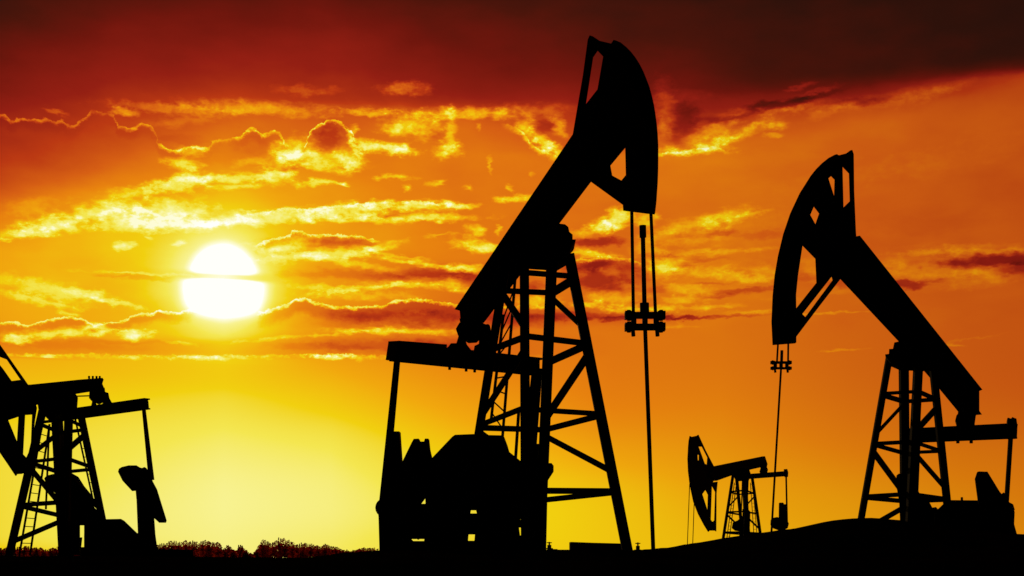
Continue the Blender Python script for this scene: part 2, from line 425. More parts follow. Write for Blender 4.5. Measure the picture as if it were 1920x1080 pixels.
pL.leg('d', (149, 765), 46.2, (206, 1042), 46.6, 11)
for a in (('a', 792, 'c', 786, 5), ('a', 795, 'b', 808, 7), ('b', 812, 'd', 806, 6), ('c', 787, 'd', 800, 6), ('a', 850, 'b', 815, 7), ('c', 843, 'd', 815, 8),
          ('a', 866, 'c', 858, 6), ('a', 868, 'b', 885, 8), ('c', 860, 'd', 876, 7), ('b', 886, 'd', 880, 6), ('a', 876, 'b', 945, 8), ('c', 888, 'd', 955, 8),
          ('a', 947, 'c', 941, 8), ('a', 949, 'b', 967, 8), ('b', 967, 'd', 958, 7), ('a', 1016, 'b', 977, 8)):
    pL.brace(*a)
pL.ladder(((80, 790), (36, 1042)), ((93, 795), (56, 1042)), 46.9, 16, 3.2)
pL.ladder(((141, 785), (176, 945)), ((152, 785), (188, 945)), 46.9, 10, 2.8)
pL.rod('handrail', P(92, 805, 47.4), P(86, 955, 47.4), 3)
pL.rod('pitman_arm', P(269.5, 766, eRl.y), P(284, 900, eRl.y), 6.5, ends=(6, 9))
pL.rod('pitman_arm', P(112, 782, 47.2), P(118, 900, 47.2), 9)
pL.slab('counterweight', [[(221.5, 884), (223, 879), (228, 876), (240.6, 873), (255.5, 873), (262, 877), (266, 878), (270, 876), (274, 878), (281, 888), (286, 903), (294, 918), (312, 976), (311, 980), (299, 980), (288, 970), (280, 950), (256, 935), (254.7, 920), (248, 920.5), (230, 901)]], eRl.y - .1, .3, M_STEEL)
pL.slab('crank_arm', [[(256, 930), (288, 925), (289, 975), (291, 1003), (294, 1024), (298, 1040), (257, 1040), (259, 1003)]], eRl.y + .2, .3, M_STEEL)
pL.slab('counterweight', [[(83, 897), (88, 892), (98, 889.6), (118, 886), (132, 886), (147, 894.7), (158, 912), (170, 926.6), (177, 952), (197, 972), (190, 985), (150, 985), (150, 1040), (112, 1040), (109, 970), (104, 925), (86, 908)]], 47.6, .35, M_STEEL)
pL.slab('gearbox', [[(158, 985), (166, 975), (200, 974), (225.7, 973.5), (232, 977), (259, 1003), (266, 1040), (158, 1040)]], 46.0, .9)
pL.slab('base_frame', [[(150, 1008), (154, 1008), (152, 1026), (158, 1026), (158, 1000), (270, 1000), (284, 1028), (310, 1030), (358, 1031), (362, 1050), (150, 1050)]], 45.0, 1.2)
pL.rod('bridle_cable', pL.plane(-80, 720), pL.plane(-83, 1000), 3, M_WIRE, kind='tube')
pL.rod('bridle_cable', pL.plane(-66, 740), pL.plane(-68, 1000), 3, M_WIRE, kind='tube')
pL.rod('polished_rod', pL.plane(-75, 985), pL.plane(-76, 1042), 4, M_STEEL, kind='tube')

# ================================================================== FAR PUMPJACK
pf = Pump(1391, 890, 117.0, 28, -1, 1012,
          'smallest and farthest black pumpjack, beam level, standing on the slope')
hf = pf.plate('horse_head', [
    [(1309.5, 814.5), (1306, 817), (1297, 819), (1293, 817), (1291, 826), (1290, 837), (1288.8, 860.4), (1289.8, 883.7), (1293, 909.7), (1299.6, 940.8), (1308.7, 964), (1319, 983.6), (1327.7, 997.8), (1330.8, 995), (1340, 995), (1343.2, 997.3), (1343.7, 925), (1345.8, 903), (1337, 904), (1345, 890), (1338.5, 873.9), (1323, 844)],
    [(1310, 837.6), (1315.7, 837.6), (1326, 857.8), (1325, 870.8), (1321.7, 869.5)],
    [(1308, 853), (1310.2, 853), (1310, 863), (1308.5, 863)],
    [(1317, 926.5), (1322.5, 919), (1327, 927.8), (1326.6, 957.6)],
    [(1334.6, 911), (1340.6, 922.6), (1339, 975.8), (1336, 978.4), (1332.8, 974.5)]], .05)
pf.plate('walking_beam', [[(1338.5, 873.9), (1434, 854.5), (1435, 857), (1439.5, 870.8), (1424, 877), (1406, 881), (1372, 891.5), (1340, 903), (1325, 890)]], .25)
tf = pf.plane(1432, 878)
pf.slab('equalizer_bearing', [[(1424, 872), (1439, 870), (1438, 876), (1440, 881), (1438, 889), (1426, 889), (1424, 884), (1426, 878)]], tf.y, .5)
ef0 = pf.wall(1396, 894, tf); ef1 = pf.wall(1475, 888, tf)
eqf = pf.rod('equalizer', ef0, ef1, 9.5, kind='i')
pf.slab('end_cap', [[(1469.5, 880), (1476, 879.5), (1478, 886), (1477.5, 894), (1471, 894.5)]], ef1.y, .4, parent=eqf)
pf.slab('saddle_bearing', [[(1373, 888), (1392, 878), (1405, 881), (1408, 890), (1404, 901), (1380, 902)]], 117, 1.0)
pf.leg('a', (1374.5, 890), 117.2, (1353.5, 1026), 117.4, 5)
pf.leg('b', (1381, 895), 117.8, (1394, 1022), 119.4, 5.5)
pf.leg('c', (1401, 895), 116.2, (1396, 1022), 115.0, 5.5)
pf.leg('d', (1410, 893), 117, (1428, 1018), 117.4, 5)
for a in (('a', 922, 'c', 919, 3), ('a', 923, 'b', 927, 3), ('c', 920, 'd', 926, 3), ('a', 951, 'b', 930, 2.5), ('c', 948, 'd', 930, 2.5), ('b', 927, 'd', 925, 2.5),
          ('a', 960, 'c', 959, 3), ('a', 961, 'b', 965, 3), ('c', 960, 'd', 963, 3), ('a', 965, 'b', 992, 3), ('c', 967, 'd', 992, 3),
          ('a', 998, 'c', 998, 3.5), ('a', 999, 'b', 1002, 3), ('c', 998, 'd', 1000, 3), ('b', 1001, 'd', 1001, 3)):
    pf.brace(*a)
pf.ladder(((1377, 905), (1361, 1022)), ((1381, 905), (1366, 1022)), 118.5, 18, 1.4)
pf.rod('tower_brace', P(1392, 900, 118), P(1390, 960, 118), 2)
pf.rod('tower_brace', P(1396, 900, 118), P(1395, 960, 118), 2)
pf.ladder(((1407, 905), (1414, 1010)), ((1411, 905), (1420, 1010)), 118.5, 15, 1.2)
pf.rod('pitman_arm', P(1474, 893, ef1.y), P(1476, 985, ef1.y), 2.8)
pf.rod('pitman_arm', P(1396, 900, 118.3), P(1400, 985, 118.3), 9)
pf.slab('counterweight', [[(1460.4, 943.5), (1462, 942.5), (1468.5, 942.5), (1470, 945.5), (1473.6, 945.5), (1475, 978), (1460, 978)]], ef1.y, .5)
pf.slab('crank_arm', [[(1444.5, 984), (1445, 975), (1449, 971), (1457, 969.5), (1462, 971), (1470, 972), (1476, 975), (1479, 982), (1477, 990), (1472, 993), (1474, 1010), (1458, 1010), (1459, 994), (1448, 990)]], ef1.y + .5, .6)
pf.slab('gearbox', [[(1372, 990), (1374, 980), (1383, 976), (1392, 968), (1392, 955), (1400, 952), (1407, 960), (1406, 990), (1408, 1020), (1386, 1020), (1386, 996), (1378, 995)]], 118.2, 1.2)
pf.slab('base_frame', [[(1386, 1004), (1405, 1001), (1430, 1000), (1475, 996), (1475, 1016), (1386, 1020)]], 117.4, 2.0)
for (x0, y0, x1, y1) in ((1293, 908, 1288.5, 1030), (1301.5, 944, 1298.5, 1030)):
    pf.rod('bridle_cable', pf.plane(x0, y0), pf.plane(x1, y1), 1.5, M_WIRE, kind='tube')

# ================================================================== small things by the main pumpjack
o = pm_block = None
bm = bmesh.new()
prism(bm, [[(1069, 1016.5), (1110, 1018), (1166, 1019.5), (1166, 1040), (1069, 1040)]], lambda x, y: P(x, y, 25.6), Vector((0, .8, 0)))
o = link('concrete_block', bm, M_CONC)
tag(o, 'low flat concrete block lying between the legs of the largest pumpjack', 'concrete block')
def valve(x, y0, y1, Y, label, sc=1):
    b = P(x, y1, Y); t = P(x, y0, Y); e = empty('wellhead_valve', b); tag(e, label, 'valve')
    H = t.z - b.z; r = H * .16 * sc
    bm = bmesh.new()
    tube(bm, b - Vector((0, 0, .05)), b + Vector((0, 0, H * .72)), r, n=12)
    tube(bm, b + Vector((0, 0, H * .3)), b + Vector((0, 0, H * .42)), r * 1.8, n=12)
    tube(bm, b + Vector((0, 0, H * .2)) , b + Vector((r * 4, 0, H * .2)), r * .7, n=10)
    link('valve_body', bm, M_RUST, e)
    bm = bmesh.new()
    tube(bm, b + Vector((0, 0, H * .72)), b + Vector((0, 0, H)), r * .4, n=8)
    tube(bm, b + Vector((0, 0, H * .88)), b + Vector((0, 0, H * .96)), r * 1.3, n=14)
    link('hand_wheel', bm, M_RUST, e)
valve(1196, 1017, 1040, 22.6, 'small rusty valve between the right leg and thin rod of the largest pumpjack')
valve(1030, 1016, 1036, 24.5, 'small valve stub at the foot of the largest pumpjack, left of the concrete block', 1.2)

# ================================================================== ground
prof = [(-3000, 1047), (0, 1044), (300, 1044), (365, 1052), (450, 1047), (600, 1046), (685, 1045), (700, 1036), (1000, 1035), (1225, 1036), (1240, 1031), (1258, 1028), (1268, 1024.5), (1280, 1022.5), (1310, 1021.5), (1345, 1020), (1380, 1014), (1405, 1009), (1430, 1003),
        (1445, 1000), (1460, 998), (1480, 993), (1500, 989), (1515, 986), (1540, 981), (1560, 977), (1600, 973), (1640, 973.5), (1690, 978), (1740, 986), (1850, 996), (1920, 1001), (2100, 1012), (2600, 1040), (5000, 1046)]
def lerp_tab(tab, x):
    if x <= tab[0][0]: return tab[0][1]
    for (a, b), (c, d) in zip(tab, tab[1:]):
        if x <= c:
            t = (x - a) / (c - a); t = t * t * (3 - 2 * t) if abs(d - b) > 8 else t
            return b + (d - b) * t
    return tab[-1][1]
def sm(a, b, x):
    t = max(0, min(1, (x - a) / (b - a))); return t * t * (3 - 2 * t)
def ground(x, y):
    # the bank in front, the lease pads behind it, the mound on the right and the plain
    u = HX + F * x / max(22.0, min(33.0, y))   # the ridge of the mound curves round the site
    ridge = (HY - lerp_tab(prof, u)) / F * 30.0
    z = -1.5 + 1.47 * sm(2.5, 10.5, y) if y < 10.5 else -.03
    k = sm(12, 22, y) + (sm(20, 30, y) - sm(12, 22, y)) * sm(1215, 1245, u)
    back = sm(36, 90, y)
    z = z * (1 - k) + ridge * k
    hill = 1.42 * math.exp(-((x - 22.8) / 6.4) ** 2) * math.exp(-((y - 118) / 22) ** 2)
    far = ridge * .3 if y < 400 else 0
    z = z * (1 - back) + (min(ridge, .5) * .3 * (1 - sm(120, 260, y)) + hill - .05) * back
    n = mnoise.fractal(Vector((x * .55, y * .35, 0)), 1, 2, 5)
    amp = .045 * sm(1, 6, y) * (1 - sm(40, 200, y)) * (.25 + .75 * sm(.15, .5, ridge))
    if y < 13: amp = .05 * (1 - sm(5, 11, y))
    return z + n * amp
bm = bmesh.new()
ys = [-60, -30, -15, -8, -4, -2, 0, 1, 2] + [2.5 + .5 * i for i in range(20)] + [12.5 + i * .75 for i in range(40)] + [43 + 2 * i for i in range(20)] + [84 + 4 * i for i in range(20)] + [170, 190, 220, 260, 320, 400, 520, 700, 1000, 1600, 2600, 5000, 9000]
rows = []
for y in ys:
    row = []
    for i in range(-130, 131):
        t = i / 130.0
        x = math.copysign(abs(t) ** 1.0, t) * 26 * (1 if y < 36 else y / 36)
        if abs(i) > 120: x = math.copysign(26 * 120 / 130 * (1 if y < 36 else y / 36) + (abs(i) - 120) ** 2 * (3 + y * .06), t)
        row.append(bm.verts.new((x, y, ground(x, y))))
    rows.append(row)
for r0, r1 in zip(rows, rows[1:]):
    for i in range(len(r0) - 1):
        bm.faces.new((r0[i], r0[i + 1], r1[i + 1], r1[i]))
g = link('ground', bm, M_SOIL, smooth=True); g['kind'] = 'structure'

# ================================================================== distant wood
tops = [(-40, 1030), (0, 1028), (50, 1025), (90, 1030), (110, 1026), (160, 1030), (230, 1024), (295, 1021), (310, 1019), (322, 1014), (334, 1017), (346, 1013), (352, 1017), (366, 1013), (374, 1018), (384, 1013), (398, 1018), (410, 1017), (418, 1029), (426, 1023), (440, 1033), (450, 1020), (458, 1028), (464, 1038), (478, 1038),
        (486, 1022), (494, 1011), (504, 1017), (512, 1017), (522, 1009), (532, 1010), (545, 1014), (554, 1022), (565, 1019), (580, 1018), (595, 1024), (612, 1020), (628, 1024), (640, 1031), (652, 1032), (668, 1033), (676, 1027), (690, 1026), (760, 1030), (900, 1032), (1230, 1036)]
bm = bmesh.new()
def leafquad(c, r):
    ax = Vector((random.gauss(0, 1), random.gauss(0, 1), random.gauss(0, 1))).normalized()
    s = ax.cross(Vector((.3, .2, 1))).normalized(); t = ax.cross(s)
    k = random.uniform(.6, 1.3)
    bm.faces.new([bm.verts.new(c + s * r * math.cos(a) * k + t * r * math.sin(a)) for a in (0, 1.4, 3.0, 4.4)])
x = -40.0
while x < 1235:
    Y = random.uniform(400, 470)
    top = lerp_tab(tops, x) + random.uniform(-1.5, 2.5)
    base = P(x, HY + 1, Y); H = (HY + 1 - top) / F * Y
    if x > 700: step = 7
    else: step = 3.4
    conif = random.random() < .5
    tube(bm, base, base + Vector((0, 0, H * .9)), .12, .03, n=5)
    for k in range(int(130 * (1 if x < 700 else .5))):
        t = random.random() ** .7
        rad = (1 - t) * .9 + .05 if conif else 1.1 * math.sqrt(max(0, 1 - (2 * abs(t - .45)) ** 2 * .8)) * (.75 + .25 * math.sin(k))
        a = random.uniform(0, 6.28); q = random.random() ** .5
        leafquad(base + Vector((math.cos(a) * rad * q, math.sin(a) * rad * q, H * (.1 + .9 * t))), .18 if t > .7 else .32)
    for k in range(60):
        leafquad(base + Vector((random.uniform(-1.2, 1.2), random.uniform(-1, 1), H * random.uniform(0, .62))), random.uniform(.25, .55))
    x += step * random.uniform(.7, 1.3)
w = link('distant_wood', bm, M_LEAF)
tag(w, 'far ragged line of reddish trees along the horizon at the left', 'trees', kind='stuff')

# ================================================================== world: sunset sky
world = bpy.data.worlds.new('World'); scene.world = world; world.use_nodes = True
nt = world.node_tree; nt.nodes.clear()
K = 1000.0
def AE(px, py):
    x = (px - HX) / F; z = (HY - py) / F
    return math.atan(x) * K, math.atan(z / math.sqrt(1 + x * x)) * K
U = K / F     # units per pixel
def nd(t, **kw):
    n = nt.nodes.new(t)
    for k, v in kw.items(): setattr(n, k, v)
    return n
def setin(n, i, v):
    if isinstance(v, (int, float, tuple)): n.inputs[i].default_value = v
    else: nt.links.new(v, n.inputs[i])
def mth(op, a, b=None, c=None, clamp=False):
    n = nd('ShaderNodeMath', operation=op, use_clamp=clamp); setin(n, 0, a)
    if b is not None: setin(n, 1, b)
    if c is not None: setin(n, 2, c)
    return n.outputs[0]
def mrange(v, a, b, c, d, interp='SMOOTHSTEP'):
    n = nd('ShaderNodeMapRange', interpolation_type=interp, clamp=interp == 'LINEAR')
    setin(n, 0, v); setin(n, 1, a); setin(n, 2, b); setin(n, 3, c); setin(n, 4, d)
    return n.outputs[0]
def fcurve(v, pts, handle='AUTO_CLAMPED'):
    """pts in 0..1"""
    n = nd('ShaderNodeFloatCurve'); setin(n, 'Value', v)
    c = n.mapping.curves[0]
    pts = sorted(pts)
    while len(c.points) < len(pts): c.points.new(.5, .5)
    for p, q in zip(c.points, pts):
        p.location = (max(0, min(1, q[0])), max(0, min(1, q[1]))); p.handle_type = handle
    n.mapping.update()
    return n.outputs[0]
def comb(x, y, z=0.0):
    n = nd('ShaderNodeCombineXYZ'); setin(n, 0, x); setin(n, 1, y); setin(n, 2, z); return n.outputs[0]
def vmath(op, a, b=None, scale=None, c=None):
    n = nd('ShaderNodeVectorMath', operation=op); setin(n, 0, a)
    if b is not None: setin(n, 1, b)
    if c is not None: setin(n, 2, c)
    if scale is not None: setin(n, 'Scale', scale)
    return n.outputs[1] if op in ('LENGTH', 'DOT_PRODUCT') else n.outputs[0]
def noise(vec, scale, detail=4, rough=.55, color=False, dist=0.0):
    n = nd('ShaderNodeTexNoise'); setin(n, 'Vector', vec); setin(n, 'Scale', scale); setin(n, 'Detail', float(detail)); setin(n, 'Roughness', rough); setin(n, 'Distortion', dist)
    return n.outputs['Color' if color else 'Fac']

tc = nd('ShaderNodeTexCoord'); sep = nd('ShaderNodeSeparateXYZ'); nt.links.new(tc.outputs['Generated'], sep.inputs[0])
az = mth('MULTIPLY', mth('ARCTAN2', sep.outputs[0], sep.outputs[1]), K)
el = mth('MULTIPLY', mth('ARCSINE', sep.outputs[2]), K)
V = comb(az, el)
# stretched copy of the coordinates for streaky noise
VS = comb(mth('MULTIPLY', az, .45), el, 3.0)
w1 = vmath('SUBTRACT', noise(VS, 1 / (34 * U), 3, .6, True), (.5, .5, .5))
w2 = vmath('SUBTRACT', noise(VS, 1 / (9 * U), 3, .6, True), (.5, .5, .5))
off = vmath('ADD', vmath('MULTIPLY', w1, (46 * U, 22 * U, 0)), vmath('MULTIPLY', w2, (20 * U, 13 * U, 0)))
VW = vmath('ADD', V, off)                     # fully warped, for wispy clouds
w3 = vmath('SUBTRACT', noise(comb(mth('MULTIPLY', az, .8), el, 7.0), 1 / (9 * U), 4, .6, True), (.5, .5, .5))
VL = vmath('ADD', V, vmath('MULTIPLY', w3, (16 * U, 15 * U, 0)))      # slightly warped, for rims
sl = nd('ShaderNodeSeparateXYZ'); nt.links.new(VL, sl.inputs[0])
edge = mth('MULTIPLY', mth('SUBTRACT', noise(comb(mth('MULTIPLY', az, .55), el, 5.0), 1 / (16 * U), 6, .62), .5), 2.6)     # edge break-up
puff = noise(comb(mth('MULTIPLY', az, .7), el, 9.0), 1 / (10 * U), 6, .62)

# --- clear sky and cloud deck, read column by column
cols = [
 (0, [(-60, .03), (0, .09), (60, .13), (100, .17), (150, .23), (200, .28), (225, .31), (300, .38), (340, .43), (370, .50), (400, .58), (450, .66), (520, .70), (600, .68), (628, .66), (640, .60), (664, .62), (670, .70), (700, .73), (800, .80), (900, .83), (1000, .83), (1046, .78)]),
 (200, [(-60, .08), (0, .14), (60, .21), (100, .25), (150, .30), (200, .35), (225, .38), (300, .48), (340, .56), (380, .68), (450, .74), (520, .73), (600, .70), (630, .70), (642, .62), (664, .64), (670, .72), (700, .74), (800, .83), (900, .87), (1000, .89), (1046, .84)]),
 (420, [(-60, .12), (0, .17), (60, .23), (120, .30), (170, .36), (200, .45), (240, .52), (300, .60), (360, .70), (440, .78), (520, .80), (600, .77), (630, .74), (645, .68), (664, .68), (670, .74), (700, .75), (760, .82), (850, .89), (950, .925), (1046, .91)]),
 (620, [(-60, .10), (0, .17), (60, .24), (130, .32), (185, .37), (200, .44), (240, .50), (320, .60), (400, .65), (480, .66), (515, .62), (535, .65), (560, .64), (590, .60), (612, .59), (622, .61), (640, .57), (664, .58), (671, .66), (700, .70), (760, .77), (850, .87), (950, .905), (1046, .88)]),
 (850, [(-60, .06), (0, .12), (80, .19), (150, .26), (190, .32), (210, .45), (260, .55), (400, .56), (480, .57), (512, .51), (535, .55), (570, .54), (590, .51), (610, .51), (620, .55), (640, .51), (662, .51), (671, .59), (720, .64), (780, .70), (880, .80), (960, .84), (1046, .82)]),
 (1150, [(-60, .04), (0, .09), (80, .13), (150, .21), (190, .29), (230, .36), (280, .48), (300, .55), (400, .54), (500, .53), (570, .54), (595, .50), (615, .55), (700, .57), (780, .61), (850, .68), (950, .765), (1046, .77)]),
 (1350, [(-60, 0.045), (0, 0.075), (100, 0.115), (150, 0.150), (190, 0.270), (240, 0.430), (275, 0.530), (300, 0.565), (400, 0.550), (500, 0.560), (600, 0.560), (700, 0.575), (780, 0.610), (850, 0.650), (950, 0.710), (1046, 0.740)]),
 (1600, [(-60, 0.040), (0, 0.060), (100, 0.085), (120, 0.080), (145, 0.120), (168, 0.220), (190, 0.360), (215, 0.480), (240, 0.51), (300, 0.510), (400, 0.495), (500, 0.510), (600, 0.520), (700, 0.530), (780, 0.560), (850, 0.600), (950, 0.670), (1046, 0.700)]),
 (1920, [(-60, 0.035), (0, 0.045), (95, 0.065), (118, 0.125), (132, 0.300), (150, 0.420), (180, 0.445), (250, 0.470), (400, 0.470), (500, 0.480), (600, 0.485), (700, 0.490), (780, 0.520), (850, 0.560), (950, 0.610), (1046, 0.640)]),
]
E0, E1 = -40.0, 440.0
sw = nd('ShaderNodeSeparateXYZ'); nt.links.new(vmath('ADD', V, vmath('SCALE', vmath('MULTIPLY', w1, (30 * U, 14 * U, 0)), None, mrange(el, AE(960, 700)[1], AE(960, 640)[1], 0.0, 1.0))), sw.inputs[0])
en = mrange(sw.outputs[1], E0, E1, 0.0, 1.0, 'LINEAR')
T = None; prev = None
for px, tab in cols:
    pts = [((AE(px, py)[1] - E0) / (E1 - E0), t) for py, t in tab]
    pts = [(0.0, tab[-1][1])] + pts + [(1.0, tab[0][1] * .8)]
    cval = fcurve(en, pts)
    a = AE(px, 500)[0]
    if T is None: T = cval
    else:
        k = mrange(sw.outputs[0], prev, a, 0.0, 1.0, 'LINEAR')
        n = nd('ShaderNodeMix', data_type='FLOAT'); setin(n, 'Factor', k); setin(n, 2, T); setin(n, 3, cval); T = n.outputs[0]
    prev = a
# soft large scale mottling
T = mth('MULTIPLY_ADD', mth('SUBTRACT', noise(VS, 1 / (60 * U), 4, .5), .5), mrange(el, AE(960, 700)[1], AE(960, 560)[1], .0, .09), T)

ROT = {}
for q in (-45, -22, -8, 0, 7, 15, 28):
    m = nd('ShaderNodeVectorRotate', rotation_type='Z_AXIS'); setin(m, 0, VW); m.inputs['Angle'].default_value = -math.radians(q)
    ROT[q] = m.outputs[0]
def add_patch(S, px, py, rx, ry, amp, rot=0.0, soft=1.0, e=.64):
    """an elongated cloud fragment: amp in ramp units; rot in degrees, positive rises to the right"""
    a, b = AE(px, py)
    q = min(ROT, key=lambda k: abs(k - rot)); vec = ROT[q]; r = -math.radians(q)
    cx, cy = a * math.cos(r) - b * math.sin(r), a * math.sin(r) + b * math.cos(r)
    kx, ky = 1 / (rx * U * 1.15), 1 / (ry * U * 1.15)
    d = vmath('LENGTH', vmath('MULTIPLY_ADD', vec, (kx, ky, 0), None, (-cx * kx, -cy * ky, 0)))
    if e: d = mth('MULTIPLY_ADD', edge, e, d)
    v = mrange(d, 1.1 - soft, 1.1, amp, 0.0)
    return v if S is None else mth('ADD', S, v)
def add_rim(S, pts, w, fill=0.0, depth=40, mottled=.5, up=.35):
    """a lit cloud edge: pts = (px,py,amp); the bank below it is darker by fill over depth px"""
    ae = [AE(p[0], p[1]) for p in pts]
    a0, a1 = ae[0][0], ae[-1][0]; e0 = min(q[1] for q in ae) - 4; e1 = max(q[1] for q in ae) + 4
    t = mrange(SL[0], a0, a1, 0.0, 1.0, 'LINEAR')
    c = fcurve(t, [((q[0] - a0) / (a1 - a0), (q[1] - e0) / (e1 - e0)) for q in ae])
    am = fcurve(t, [((q[0] - a0) / (a1 - a0), p[2]) for q, p in zip(ae, pts)])
    c = mth('MULTIPLY_ADD', c, e1 - e0, e0)
    e = mth('SUBTRACT', SL[1], c)                  # >0 above
    below = mrange(e, -w * 1.1 * U, 0.0, 0.0, 1.0)
    above = mrange(e, 0.0, w * up * 1.2 * U, 1.0, 0.0)
    r = mth('MULTIPLY', mth('MULTIPLY', below, above), am)
    r = mth('MULTIPLY', r, mrange(puff, .3, .68, .85 - mottled, 1.0 + mottled * .2))
    S = r if S is None else mth('ADD', S, r)
    if fill:
        f1 = mrange(e, -w * 1.2 * U, -w * .2 * U, 1.0, 0.0)
        f2 = mrange(e, -depth * U, -depth * .45 * U, 0.0, 1.0)
        S = mth('MULTIPLY_ADD', mth('MULTIPLY', mth('MULTIPLY', f1, f2), am), -fill, S)
    return S
RIMS = []
def rim(*a, **k): RIMS.append((a, k))
